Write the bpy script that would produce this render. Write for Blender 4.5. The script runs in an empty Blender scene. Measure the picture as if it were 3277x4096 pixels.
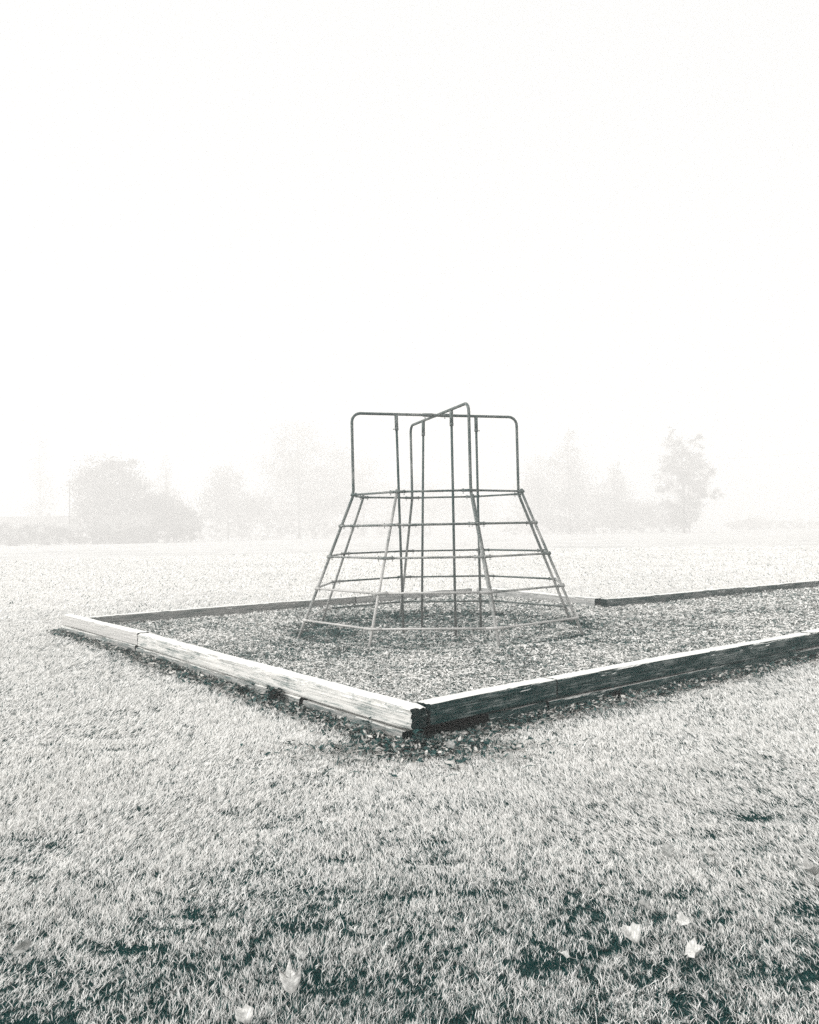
import bpy, math, random
import numpy as np
from mathutils import Vector, Matrix

S = bpy.context.scene
COL = S.collection
rng = np.random.default_rng(7)
random.seed(7)

# ------------------------------------------------------------------ camera
EYE = 1.5
PITCH, ROLL = 0.0181, -0.0182
cam_d = bpy.data.cameras.new('camera')
cam = bpy.data.objects.new('camera', cam_d); COL.objects.link(cam)
cam_d.sensor_fit = 'VERTICAL'; cam_d.sensor_height = 36.0
cam_d.lens = 3331.9/4096*36.0
cam_d.clip_start = 0.05; cam_d.clip_end = 2000
_cp, _sp, _cr, _sr = math.cos(PITCH), math.sin(PITCH), math.cos(ROLL), math.sin(ROLL)
_r = Vector((_cr, -_sr*_sp, _sr*_cp)); _f = Vector((0, _cp, _sp))
_v = Vector((-_sr, -_cr*_sp, _cr*_cp))
_r = Vector((_cr, _sr*_sp, -_sr*_cp)) if _r.cross(_f).dot(_v) < 0 else _r
_u = _r.cross(_f)
cam.matrix_world = Matrix(((_r.x, _u.x, -_f.x, 0), (_r.y, _u.y, -_f.y, 0), (_r.z, _u.z, -_f.z, EYE), (0, 0, 0, 1)))
S.camera = cam

# ------------------------------------------------------------------ sky, sun, exposure
SUN_EL, SUN_AZ = math.radians(32), math.radians(-108)     # azimuth clockwise from +Y (sun to the left, a little behind)
world = bpy.data.worlds.new('World'); S.world = world; world.use_nodes = True
wn = world.node_tree; wn.nodes.clear()
sky = wn.nodes.new('ShaderNodeTexSky'); sky.sky_type = 'NISHITA'; sky.sun_disc = False
sky.sun_elevation = SUN_EL; sky.sun_rotation = SUN_AZ
sky.air_density = 1.0; sky.dust_density = 6.0; sky.ozone_density = 1.0
bw = wn.nodes.new('ShaderNodeRGBToBW')
ev = wn.nodes.new('ShaderNodeMix'); ev.data_type = 'RGBA'; ev.inputs['Factor'].default_value = 0.85   # fog evens the sky out
ev.inputs['B'].default_value = (10.2, 10.2, 10.1, 1)
bg = wn.nodes.new('ShaderNodeBackground'); bg.inputs['Strength'].default_value = 0.0945
wo = wn.nodes.new('ShaderNodeOutputWorld')
wn.links.new(sky.outputs[0], bw.inputs[0]); wn.links.new(bw.outputs[0], ev.inputs['A'])
wn.links.new(ev.outputs['Result'], bg.inputs['Color']); wn.links.new(bg.outputs[0], wo.inputs['Surface'])

sun_d = bpy.data.lights.new('sun', 'SUN'); sun_d.energy = 2.8; sun_d.angle = math.radians(12)
sun_d.color = (1.0, 0.985, 0.96)
sun = bpy.data.objects.new('sun', sun_d); COL.objects.link(sun)
sdir = Vector((math.sin(SUN_AZ)*math.cos(SUN_EL), math.cos(SUN_AZ)*math.cos(SUN_EL), math.sin(SUN_EL)))
sun.rotation_euler = sdir.to_track_quat('Z', 'Y').to_euler()

S.view_settings.view_transform = 'Standard'; S.view_settings.look = 'None'
S.view_settings.gamma = 1.0; S.view_settings.exposure = 0.155
S.render.engine = 'CYCLES'
cy = S.cycles
cy.max_bounces = 8; cy.diffuse_bounces = 3; cy.glossy_bounces = 1; cy.transmission_bounces = 0
cy.volume_bounces = 6; cy.transparent_max_bounces = 4
cy.use_denoising = False          # the photograph is grainy
cy.sample_clamp_indirect = 6

# ------------------------------------------------------------------ helpers
def tag(o, label=None, cat=None, group=None, kind=None):
    if label: o['label'] = label
    if cat: o['category'] = cat
    if group: o['group'] = group
    if kind: o['kind'] = kind
    return o
def empty(name, loc, rz=0.0):
    o = bpy.data.objects.new(name, None); COL.objects.link(o)
    o.location = loc; o.rotation_euler = (0, 0, rz); o.empty_display_size = 0.2
    return o
def mesh_obj(name, verts, faces, mat, parent=None, smooth=False, loc=(0, 0, 0)):
    me = bpy.data.meshes.new(name)
    me.from_pydata([tuple(v) for v in verts], [], faces)
    if mat: me.materials.append(mat)
    if smooth: me.polygons.foreach_set('use_smooth', [True]*len(me.polygons))
    me.update()
    o = bpy.data.objects.new(name, me); COL.objects.link(o); o.location = loc
    if parent: o.parent = parent
    return o
def np_mesh(name, V, quads=None, tris=None, mat=None, tone=None, parent=None, smooth=False):
    """fast mesh from numpy arrays"""
    me = bpy.data.meshes.new(name)
    me.vertices.add(len(V)); me.vertices.foreach_set('co', V.astype(np.float32).ravel())
    loops = []; tot = []
    if quads is not None and len(quads): loops.append(quads.ravel()); tot.append(np.full(len(quads), 4))
    if tris is not None and len(tris): loops.append(tris.ravel()); tot.append(np.full(len(tris), 3))
    L = np.concatenate(loops).astype(np.int32); T = np.concatenate(tot).astype(np.int32)
    me.loops.add(len(L)); me.loops.foreach_set('vertex_index', L)
    me.polygons.add(len(T))
    st = np.zeros(len(T), np.int32); st[1:] = np.cumsum(T)[:-1]
    me.polygons.foreach_set('loop_start', st); me.polygons.foreach_set('loop_total', T)
    if smooth: me.polygons.foreach_set('use_smooth', np.ones(len(T), bool))
    if tone is not None:
        a = me.attributes.new('tone', 'FLOAT', 'POINT'); a.data.foreach_set('value', tone.astype(np.float32))
    if mat: me.materials.append(mat)
    me.update(calc_edges=True)
    o = bpy.data.objects.new(name, me); COL.objects.link(o)
    if parent: o.parent = parent
    return o

def _hash(i, j, s):
    n = (i.astype(np.int64)*374761393 + j.astype(np.int64)*668265263 + s*974634777) & 0xffffffff
    n = ((n ^ (n >> 13))*1274126177) & 0xffffffff
    return ((n ^ (n >> 16)) & 0xffff)/65535.0
def vnoise(x, y, seed=0):
    xi, yi = np.floor(x), np.floor(y); fx, fy = x-xi, y-yi
    fx = fx*fx*(3-2*fx); fy = fy*fy*(3-2*fy)
    a, b = _hash(xi, yi, seed), _hash(xi+1, yi, seed); c, d = _hash(xi, yi+1, seed), _hash(xi+1, yi+1, seed)
    return (a*(1-fx)+b*fx)*(1-fy)+(c*(1-fx)+d*fx)*fy
def fbm(x, y, seed=0, octv=3):
    x = np.asarray(x, float); y = np.asarray(y, float)
    r = 0; a = 1; t = 0
    for k in range(octv):
        r = r+a*vnoise(x*2**k+17.3*k, y*2**k-9.1*k, seed+k); t += a; a *= 0.5
    return r/t

def tube_geo(pts, rad, seg=10, caps=True):
    """tube along a polyline; rad may be a list"""
    pts = [Vector(p) for p in pts]; n = len(pts)
    rads = rad if isinstance(rad, (list, tuple)) else [rad]*n
    V = []; F = []
    t0 = (pts[1]-pts[0]).normalized()
    up = Vector((0, 0, 1)) if abs(t0.z) < 0.9 else Vector((1, 0, 0))
    nrm = t0.cross(up).normalized()
    for i, p in enumerate(pts):
        if i == 0: t = (pts[1]-p).normalized()
        elif i == n-1: t = (p-pts[i-1]).normalized()
        else: t = ((pts[i+1]-p).normalized()+(p-pts[i-1]).normalized()).normalized()
        nrm = (nrm-t*nrm.dot(t)).normalized(); bi = t.cross(nrm)
        for k in range(seg):
            a = 2*math.pi*k/seg
            V.append(p+(nrm*math.cos(a)+bi*math.sin(a))*rads[i])
    for i in range(n-1):
        for k in range(seg):
            k2 = (k+1) % seg
            F.append((i*seg+k, i*seg+k2, (i+1)*seg+k2, (i+1)*seg+k))
    if caps:
        F.append(tuple(reversed(range(seg)))); F.append(tuple((n-1)*seg+k for k in range(seg)))
    return V, F
def merge(geos):
    V = []; F = []
    for v, f in geos:
        o = len(V); V += list(v); F += [tuple(i+o for i in q) for q in f]
    return V, F

# ------------------------------------------------------------------ materials
def new_mat(name):
    m = bpy.data.materials.new(name); m.use_nodes = True
    nt = m.node_tree; b = nt.nodes['Principled BSDF']
    b.inputs['Specular IOR Level'].default_value = 0.2
    return m, nt, b
def N(nt, t, **kw):
    n = nt.nodes.new(t)
    for k, v in kw.items():
        if k in n.inputs: n.inputs[k].default_value = v
        else: setattr(n, k, v)
    return n
def ramp(nt, src, stops):
    r = nt.nodes.new('ShaderNodeValToRGB')
    el = r.color_ramp.elements
    while len(el) < len(stops): el.new(0.5)
    for e, (p, c) in zip(el, stops): e.position = p; e.color = (*c, 1) if len(c) == 3 else c
    nt.links.new(src, r.inputs[0]); return r
def attr_mat(name, stops, rough=0.9, spec=0.1):
    m, nt, b = new_mat(name)
    a = nt.nodes.new('ShaderNodeAttribute'); a.attribute_name = 'tone'
    r = ramp(nt, a.outputs['Fac'], stops)
    nt.links.new(r.outputs[0], b.inputs['Base Color'])
    b.inputs['Roughness'].default_value = rough; b.inputs['Specular IOR Level'].default_value = spec
    return m

M_BLADE = attr_mat('frosted_grass_blades', [(0.0, (0.0005, 0.030, 0.029)), (0.28, (0.03, 0.10, 0.096)), (0.46, (0.50, 0.51, 0.495)), (0.60, (0.88, 0.87, 0.85)), (1.0, (0.96, 0.95, 0.92))], 0.7, 0.15)
M_CHIP = attr_mat('wood_chips', [(0.0, (0.003, 0.05, 0.048)), (0.3, (0.09, 0.14, 0.135)), (0.62, (0.55, 0.55, 0.53)), (1.0, (0.88, 0.87, 0.84))], 0.9)
M_LITTER = attr_mat('dead_leaf_litter', [(0.0, (0.0005, 0.03, 0.03)), (0.4, (0.04, 0.10, 0.096)), (0.7, (0.45, 0.44, 0.42)), (1.0, (0.78, 0.76, 0.72))], 0.8)
M_WEED = attr_mat('weed_leaves', [(0.0, (0.0005, 0.025, 0.025)), (0.6, (0.01, 0.055, 0.053)), (1.0, (0.40, 0.41, 0.40))], 0.7)
M_CROWN = attr_mat('tree_foliage', [(0.0, (0.06, 0.062, 0.06)), (1.0, (0.14, 0.135, 0.13))], 0.9)
M_HEDGE = attr_mat('hedge_foliage', [(0.0, (0.05, 0.055, 0.052)), (1.0, (0.12, 0.12, 0.115))], 0.9)

def ground_mat():
    m, nt, b = new_mat('frosted_lawn')
    g = nt.nodes.new('ShaderNodeNewGeometry')
    n1 = N(nt, 'ShaderNodeTexNoise', Scale=55.0, Detail=5.0, Roughness=0.7)
    n2 = N(nt, 'ShaderNodeTexNoise', Scale=1.1, Detail=4.0)
    n3 = N(nt, 'ShaderNodeTexNoise', Scale=0.12, Detail=3.0)
    for n in (n1, n2, n3): nt.links.new(g.outputs['Position'], n.inputs['Vector'])
    mm = N(nt, 'ShaderNodeMath', operation='MULTIPLY'); mm.inputs[1].default_value = 0.6
    nt.links.new(n1.outputs['Fac'], mm.inputs[0])
    ma = N(nt, 'ShaderNodeMath', operation='MULTIPLY_ADD'); ma.inputs[1].default_value = 0.25
    nt.links.new(n2.outputs['Fac'], ma.inputs[0]); nt.links.new(mm.outputs[0], ma.inputs[2])
    mb = N(nt, 'ShaderNodeMath', operation='MULTIPLY_ADD'); mb.inputs[1].default_value = 0.25
    nt.links.new(n3.outputs['Fac'], mb.inputs[0]); nt.links.new(ma.outputs[0], mb.inputs[2])
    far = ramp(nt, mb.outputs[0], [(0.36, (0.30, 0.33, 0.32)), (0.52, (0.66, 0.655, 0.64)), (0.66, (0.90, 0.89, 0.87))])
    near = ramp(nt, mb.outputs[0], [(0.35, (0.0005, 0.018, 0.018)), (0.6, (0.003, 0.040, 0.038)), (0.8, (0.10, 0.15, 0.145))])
    # dense lawn soil where the blades stand as geometry; beyond that the sheet itself is the grass
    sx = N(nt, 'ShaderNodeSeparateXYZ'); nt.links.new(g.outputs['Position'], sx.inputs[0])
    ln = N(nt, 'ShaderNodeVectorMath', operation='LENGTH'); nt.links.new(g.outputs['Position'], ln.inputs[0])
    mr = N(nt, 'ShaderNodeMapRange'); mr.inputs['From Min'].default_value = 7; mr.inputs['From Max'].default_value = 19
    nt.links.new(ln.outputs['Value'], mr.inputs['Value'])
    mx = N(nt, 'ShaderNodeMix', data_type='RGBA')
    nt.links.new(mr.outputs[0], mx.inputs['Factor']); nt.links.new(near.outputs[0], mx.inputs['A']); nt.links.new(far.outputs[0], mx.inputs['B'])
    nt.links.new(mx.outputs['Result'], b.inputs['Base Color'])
    bp = N(nt, 'ShaderNodeBump', Strength=0.6, Distance=0.04); nt.links.new(n1.outputs['Fac'], bp.inputs['Height'])
    nt.links.new(bp.outputs[0], b.inputs['Normal']); b.inputs['Roughness'].default_value = 1.0
    b.inputs['Specular IOR Level'].default_value = 0.05
    return m
def speck_mat(name, stops, scale, bump=0.02, rough=1.0):
    m, nt, b = new_mat(name)
    g = nt.nodes.new('ShaderNodeNewGeometry')
    n1 = N(nt, 'ShaderNodeTexNoise', Scale=scale, Detail=6.0, Roughness=0.7)
    nt.links.new(g.outputs['Position'], n1.inputs['Vector'])
    r = ramp(nt, n1.outputs['Fac'], stops); nt.links.new(r.outputs[0], b.inputs['Base Color'])
    bp = N(nt, 'ShaderNodeBump', Strength=0.8, Distance=bump); nt.links.new(n1.outputs['Fac'], bp.inputs['Height'])
    nt.links.new(bp.outputs[0], b.inputs['Normal']); b.inputs['Roughness'].default_value = rough
    b.inputs['Specular IOR Level'].default_value = 0.05
    return m
M_MULCH = speck_mat('mulch_bed', [(0.35, (0.002, 0.04, 0.038)), (0.5, (0.04, 0.09, 0.086)), (0.68, (0.4, 0.41, 0.395))], 45)
M_SOIL = speck_mat('damp_soil', [(0.35, (0.0005, 0.022, 0.022)), (0.6, (0.004, 0.042, 0.040)), (0.8, (0.15, 0.17, 0.165))], 60)
M_BARK = speck_mat('tree_bark', [(0.3, (0.04, 0.042, 0.04)), (0.7, (0.12, 0.12, 0.115))], 8, 0.05)
M_WALL = speck_mat('pale_render_wall', [(0.3, (0.20, 0.20, 0.195)), (0.7, (0.26, 0.26, 0.255))], 3, 0.005)
M_ROOF = speck_mat('pale_roof', [(0.3, (0.16, 0.16, 0.155)), (0.7, (0.21, 0.21, 0.205))], 6, 0.01)
M_GLASSW = speck_mat('window_dark', [(0.3, (0.05, 0.05, 0.05)), (0.7, (0.07, 0.07, 0.07))], 2, 0.001, 0.2)
M_POLEW = speck_mat('pole_wood', [(0.3, (0.05, 0.05, 0.05)), (0.7, (0.1, 0.1, 0.1))], 8, 0.01)

def timber_mat(name, dark, light, bal, top=(0.88, 0.88, 0.85), topcut=0.30):
    """weathered sleeper: grain stretched along local X, streaky stains, top light painted in"""
    m, nt, b = new_mat(name)
    tc = nt.nodes.new('ShaderNodeTexCoord')
    mp = N(nt, 'ShaderNodeMapping'); mp.inputs['Scale'].default_value = (1.5, 52, 52)
    nt.links.new(tc.outputs['Object'], mp.inputs['Vector'])
    gr = N(nt, 'ShaderNodeTexNoise', Scale=1.6, Detail=7.0, Roughness=0.72, Distortion=0.4); nt.links.new(mp.outputs[0], gr.inputs['Vector'])
    mp2 = N(nt, 'ShaderNodeMapping'); mp2.inputs['Scale'].default_value = (2.4, 7, 7)
    nt.links.new(tc.outputs['Object'], mp2.inputs['Vector'])
    st = N(nt, 'ShaderNodeTexNoise', Scale=1.0, Detail=5.0, Roughness=0.65); nt.links.new(mp2.outputs[0], st.inputs['Vector'])
    fine = N(nt, 'ShaderNodeTexNoise', Scale=150.0, Detail=3.0); nt.links.new(tc.outputs['Object'], fine.inputs['Vector'])
    s1 = N(nt, 'ShaderNodeMath', operation='MULTIPLY_ADD'); s1.inputs[1].default_value = 0.55
    nt.links.new(gr.outputs['Fac'], s1.inputs[0])
    s2 = N(nt, 'ShaderNodeMath', operation='MULTIPLY_ADD'); s2.inputs[1].default_value = 0.45; s2.inputs[2].default_value = 0.0
    nt.links.new(st.outputs['Fac'], s2.inputs[0]); nt.links.new(s2.outputs[0], s1.inputs[2])
    s3 = N(nt, 'ShaderNodeMath', operation='MULTIPLY_ADD'); s3.inputs[1].default_value = 0.18
    nt.links.new(fine.outputs['Fac'], s3.inputs[0]); nt.links.new(s1.outputs[0], s3.inputs[2])
    side = ramp(nt, s3.outputs[0], [(bal-0.06, dark), (bal, tuple(d*0.6+l*0.4 for d, l in zip(dark, light))), (bal+0.07, light)])
    # light from above painted onto faces turned up; long thin cracks stay dark
    mp3 = N(nt, 'ShaderNodeMapping'); mp3.inputs['Scale'].default_value = (1.3, 55, 55)
    nt.links.new(tc.outputs['Object'], mp3.inputs['Vector'])
    ck = N(nt, 'ShaderNodeTexNoise', Scale=1.0, Detail=4.0, Roughness=0.6); nt.links.new(mp3.outputs[0], ck.inputs['Vector'])
    topr = ramp(nt, ck.outputs['Fac'], [(topcut, (0.12, 0.15, 0.145)), (topcut+0.05, top), (1.0, top)])
    g = nt.nodes.new('ShaderNodeNewGeometry'); sx = N(nt, 'ShaderNodeSeparateXYZ'); nt.links.new(g.outputs['True Normal'], sx.inputs[0])
    ad = N(nt, 'ShaderNodeMath', operation='MULTIPLY_ADD'); ad.inputs[1].default_value = 0.5
    nt.links.new(fine.outputs['Fac'], ad.inputs[0]); nt.links.new(sx.outputs['Z'], ad.inputs[2])
    mr = N(nt, 'ShaderNodeMapRange'); mr.inputs['From Min'].default_value = 0.85; mr.inputs['From Max'].default_value = 1.05
    nt.links.new(ad.outputs[0], mr.inputs['Value'])
    mx = N(nt, 'ShaderNodeMix', data_type='RGBA')
    nt.links.new(mr.outputs[0], mx.inputs['Factor']); nt.links.new(side.outputs[0], mx.inputs['A']); nt.links.new(topr.outputs[0], mx.inputs['B'])
    # end grain: dark and damp
    so = N(nt, 'ShaderNodeSeparateXYZ'); nt.links.new(tc.outputs['Normal'], so.inputs[0])
    ab = N(nt, 'ShaderNodeMath', operation='ABSOLUTE'); nt.links.new(so.outputs['X'], ab.inputs[0])
    mr2 = N(nt, 'ShaderNodeMapRange'); mr2.inputs['From Min'].default_value = 0.6; mr2.inputs['From Max'].default_value = 0.85
    nt.links.new(ab.outputs[0], mr2.inputs['Value'])
    mx2 = N(nt, 'ShaderNodeMix', data_type='RGBA')
    nt.links.new(mr2.outputs[0], mx2.inputs['Factor']); nt.links.new(mx.outputs['Result'], mx2.inputs['A'])
    mx2.inputs['B'].default_value = (0.0005, 0.018, 0.018, 1)
    nt.links.new(mx2.outputs['Result'], b.inputs['Base Color'])
    bp = N(nt, 'ShaderNodeBump', Strength=0.7, Distance=0.006); nt.links.new(s1.outputs[0], bp.inputs['Height'])
    nt.links.new(bp.outputs[0], b.inputs['Normal']); b.inputs['Roughness'].default_value = 0.9
    b.inputs['Specular IOR Level'].default_value = 0.08
    return m
TEAL = (0.0005, 0.034, 0.033)
M_T_PALE = timber_mat('bleached_lit_timber', (0.03, 0.09, 0.087), (0.78, 0.77, 0.74), 0.525)  # left timbers: weathered wood, with the sunlit side put into the paler colour
M_T_PALE2 = timber_mat('bleached_lit_timber_worn', (0.12, 0.17, 0.165), (0.62, 0.61, 0.59), 0.46)
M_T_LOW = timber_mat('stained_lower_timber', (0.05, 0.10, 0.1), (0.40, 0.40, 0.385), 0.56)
M_T_DARK = timber_mat('wet_shaded_timber', TEAL, (0.34, 0.37, 0.36), 0.645)  # right timbers: darker wet wood, with the side's shade put into the colour
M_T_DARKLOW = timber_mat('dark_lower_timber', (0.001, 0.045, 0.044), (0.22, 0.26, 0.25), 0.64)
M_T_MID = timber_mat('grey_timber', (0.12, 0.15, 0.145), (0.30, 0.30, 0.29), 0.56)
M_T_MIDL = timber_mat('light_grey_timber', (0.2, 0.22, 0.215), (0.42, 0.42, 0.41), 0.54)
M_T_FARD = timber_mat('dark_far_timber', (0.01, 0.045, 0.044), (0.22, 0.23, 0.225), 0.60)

def pipe_mat(name, a, c, e, low_light=0.13):
    m, nt, b = new_mat(name)
    tc = nt.nodes.new('ShaderNodeNewGeometry')
    n1 = N(nt, 'ShaderNodeTexNoise', Scale=60.0, Detail=5.0, Roughness=0.75)
    n2 = N(nt, 'ShaderNodeTexNoise', Scale=4.0, Detail=4.0)
    nt.links.new(tc.outputs['Position'], n1.inputs['Vector']); nt.links.new(tc.outputs['Position'], n2.inputs['Vector'])
    s = N(nt, 'ShaderNodeMath', operation='MULTIPLY_ADD'); s.inputs[1].default_value = 0.35
    s0 = N(nt, 'ShaderNodeMath', operation='MULTIPLY'); s0.inputs[1].default_value = 0.65
    nt.links.new(n1.outputs['Fac'], s0.inputs[0]); nt.links.new(n2.outputs['Fac'], s.inputs[0]); nt.links.new(s0.outputs[0], s.inputs[2])
    sz = N(nt, 'ShaderNodeSeparateXYZ'); nt.links.new(tc.outputs['Position'], sz.inputs[0])
    wz = N(nt, 'ShaderNodeMapRange')      # light on the low pipes put into the colour: paler towards the ground
    for k_, v_ in (('From Min', 0.2), ('From Max', 1.9), ('To Min', low_light), ('To Max', -0.02)): wz.inputs[k_].default_value = v_
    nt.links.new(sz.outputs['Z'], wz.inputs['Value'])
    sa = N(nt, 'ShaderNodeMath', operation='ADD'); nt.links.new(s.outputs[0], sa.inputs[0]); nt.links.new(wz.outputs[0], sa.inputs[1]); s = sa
    r = ramp(nt, s.outputs[0], [(0.36, a), (0.5, c), (0.64, e)])
    nt.links.new(r.outputs[0], b.inputs['Base Color'])
    b.inputs['Metallic'].default_value = 0.15; b.inputs['Roughness'].default_value = 0.6
    b.inputs['Specular IOR Level'].default_value = 0.3
    bp = N(nt, 'ShaderNodeBump', Strength=0.4, Distance=0.002); nt.links.new(n1.outputs['Fac'], bp.inputs['Height'])
    nt.links.new(bp.outputs[0], b.inputs['Normal'])
    return m
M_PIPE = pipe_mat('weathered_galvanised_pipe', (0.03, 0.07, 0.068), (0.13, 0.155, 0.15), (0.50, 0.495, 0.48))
M_PIPE_F = pipe_mat('weathered_pipe_far', (0.02, 0.06, 0.058), (0.09, 0.12, 0.115), (0.34, 0.34, 0.33), 0.0)  # far rungs: darker, without the light painted low down
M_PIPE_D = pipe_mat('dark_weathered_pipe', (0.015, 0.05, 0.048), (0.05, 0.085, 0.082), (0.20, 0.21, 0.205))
M_PIPE_L = pipe_mat('pale_lit_pipe', (0.12, 0.15, 0.145), (0.38, 0.38, 0.37), (0.62, 0.61, 0.59))  # paler copy: light on the low rungs and near-left leg put into colour
def leaf_mat(name, lo, hi, vein):
    m, nt, b = new_mat(name)
    tc = nt.nodes.new('ShaderNodeTexCoord')
    n1 = N(nt, 'ShaderNodeTexNoise', Scale=70.0, Detail=4.0); nt.links.new(tc.outputs['Object'], n1.inputs['Vector'])
    r = ramp(nt, n1.outputs['Fac'], [(0.35, lo), (0.62, hi)])
    sp = N(nt, 'ShaderNodeSeparateXYZ'); nt.links.new(tc.outputs['Object'], sp.inputs[0])
    ab = N(nt, 'ShaderNodeMath', operation='ABSOLUTE'); nt.links.new(sp.outputs['X'], ab.inputs[0])
    sb = N(nt, 'ShaderNodeMath', operation='MULTIPLY_ADD'); sb.inputs[1].default_value = -0.8; nt.links.new(ab.outputs[0], sb.inputs[0]); nt.links.new(sp.outputs['Y'], sb.inputs[2])
    w = N(nt, 'ShaderNodeMath', operation='PINGPONG'); w.inputs[1].default_value = 0.006; nt.links.new(sb.outputs[0], w.inputs[0])
    mn = N(nt, 'ShaderNodeMath', operation='MINIMUM'); nt.links.new(w.outputs[0], mn.inputs[0]); nt.links.new(ab.outputs[0], mn.inputs[1])
    mr = N(nt, 'ShaderNodeMapRange'); mr.inputs['From Min'].default_value = 0.0004; mr.inputs['From Max'].default_value = 0.0014
    nt.links.new(mn.outputs[0], mr.inputs['Value'])
    mx = N(nt, 'ShaderNodeMix', data_type='RGBA'); nt.links.new(mr.outputs[0], mx.inputs['Factor'])
    mx.inputs['A'].default_value = (*vein, 1); nt.links.new(r.outputs[0], mx.inputs['B']); nt.links.new(mx.outputs['Result'], b.inputs['Base Color'])
    bp = N(nt, 'ShaderNodeBump', Strength=0.5, Distance=0.002); nt.links.new(mr.outputs[0], bp.inputs['Height']); nt.links.new(bp.outputs[0], b.inputs['Normal'])
    b.inputs['Roughness'].default_value = 0.6
    return m
M_PALELEAF = leaf_mat('pale_fallen_leaf', (0.52, 0.52, 0.50), (0.84, 0.83, 0.80), (0.58, 0.58, 0.56))
M_DARKLEAF = speck_mat('dark_fallen_leaf', [(0.3, (0.01, 0.04, 0.04)), (0.7, (0.05, 0.09, 0.088))], 60, 0.004, 0.8)
M_GREYLEAF = leaf_mat('grey_fallen_leaf', (0.22, 0.24, 0.23), (0.50, 0.50, 0.48), (0.5, 0.5, 0.48))

# ------------------------------------------------------------------ pit layout (world metres)
ZT = 0.25
LC = (-5.31, 12.63); LJ = (-3.36, 10.22); LN = (-0.02, 5.73)
RN = (0.12, 5.87); RJ = (1.16, 6.73); RJ2 = (4.41, 9.20); REND = (9.10, 12.80)
BI = (-4.90, 12.26); BJ = (-1.02, 15.22); FC = (1.24, 16.91)
SE = (3.06, 13.95); FR = (3.22, 13.70); FRJ = (6.2, 15.68); FREND = (13.2, 20.4)
CX, CY = 0.4157, 11.5153
PIT = np.array([(-5.28, 12.6), (-3.33, 10.2), (0.02, 5.77), (1.16, 6.74), (4.41, 9.21), (9.1, 12.81), (13.2, 20.5), (3.3, 13.9), (1.3, 17.05), (-5.0, 12.4)])
def in_poly(x, y, P):
    r = np.zeros(x.shape, bool); n = len(P)
    for i in range(n):
        x1, y1 = P[i]; x2, y2 = P[(i+1) % n]
        c = ((y1 > y) != (y2 > y)) & (x < (x2-x1)*(y-y1)/(y2-y1+1e-12)+x1)
        r ^= c
    return r
def seg_dist(x, y, a, b):
    ax, ay = a; dx, dy = b[0]-ax, b[1]-ay; L2 = dx*dx+dy*dy
    t = np.clip(((x-ax)*dx+(y-ay)*dy)/L2, 0, 1)
    return np.hypot(x-ax-t*dx, y-ay-t*dy), t*math.sqrt(L2)

# holes and hollows in the lawn (worn spots) in world metres: x, y, rx, ry, depth
HOLLOWS = [(0.45, 2.86, .10, .05, .05), (1.75, 4.25, .22, .08, .03), (2.05, 4.4, .20, .06, .03), (1.45, 4.0, .14, .05, .03), (-0.30, 3.78, .10, .03, .035), (-0.75, 4.2, .06, .025, .03), (-1.02, 4.45, .05, .02, .03),
           (0.12, 3.72, .10, .03, .03), (-0.05, 3.40, .14, .04, .03), (-0.45, 3.15, .10, .035, .03), (-1.05, 3.0, .10, .03, .03), (-2.2, 6.1, .16, .04, .03), (-2.05, 5.75, .20, .04, .025), (-2.6, 5.9, .10, .03, .02),
           (1.5, 3.2, .12, .04, .025), (0.30, 3.40, .10, .03, .025), (-0.30, 2.75, .12, .04, .025), (1.25, 2.75, .12, .05, .025), (1.05, 3.35, .08, .03, .02), (-1.3, 2.55, .14, .05, .02), (1.65, 2.95, .12, .05, .02), (0.95, 4.45, .06, .02, .02), (-1.9, 4.1, .08, .03, .02)]
def ground_z(x, y):
    z = 0.030*(fbm(x*0.9, y*0.9, 3, 3)-0.5)+0.026*(fbm(x*3.3, y*3.3, 11, 2)-0.5)
    for hx, hy, rx, ry, d in HOLLOWS:
        z = z-0.6*d*np.exp(-((x-hx)/rx)**2-((y-hy)/ry)**2)
    far = np.clip((np.hypot(x, y)-20)/60, 0, 1)
    fall = np.clip((y-22)/145, 0, 2.3)
    return z*(1-far) + far*0.10*(fbm(x*0.05, y*0.05, 5, 2)-0.5) - 0.92*fall      # the field falls away gently
def mulch_z(x, y):
    r = np.hypot(x-CX, y-CY)
    z = 0.105+0.03*(fbm(x*1.3, y*1.3, 21, 3)-0.5)
    inner = 1/(1+np.exp((r-1.75)*9))
    z = z-0.065*inner                                        # worn hollow under the frame
    z = z+0.03*np.exp(-((r-2.3)/0.14)**2)*np.clip(fbm(x*2.2, y*2.2, 31, 2)*2-0.55, 0, 1)    # kicked-up rim
    z = z-0.055*np.exp(-((r-1.95)/0.15)**2)*np.clip(fbm(x*2.3, y*2.3, 33, 2)*2.6-0.55, 0.45, 1)
    return z

# ground sheet (denser near the camera)
def axis(lo, hi, fine_lo, fine_hi, step, grow=1.13):
    a = list(np.arange(fine_lo, fine_hi+1e-6, step)); s = step
    while a[-1] < hi: s *= grow; a.append(min(a[-1]+s, hi))
    s = step
    while a[0] > lo: s *= grow; a.insert(0, max(a[0]-s, lo))
    return np.array(a)
gx = axis(-450, 450, -4.5, 5.5, 0.06); gy = axis(-12, 445, 1.6, 8, 0.06)
GX, GY = np.meshgrid(gx, gy); nx, ny = len(gx), len(gy)
V = np.stack([GX, GY, ground_z(GX, GY)], -1).reshape(-1, 3)
idx = np.arange(nx*ny).reshape(ny, nx)
Q = np.stack([idx[:-1, :-1], idx[:-1, 1:], idx[1:, 1:], idx[1:, :-1]], -1).reshape(-1, 4)
tag(np_mesh('ground', V, quads=Q, mat=ground_mat(), smooth=True), kind='structure')

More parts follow.
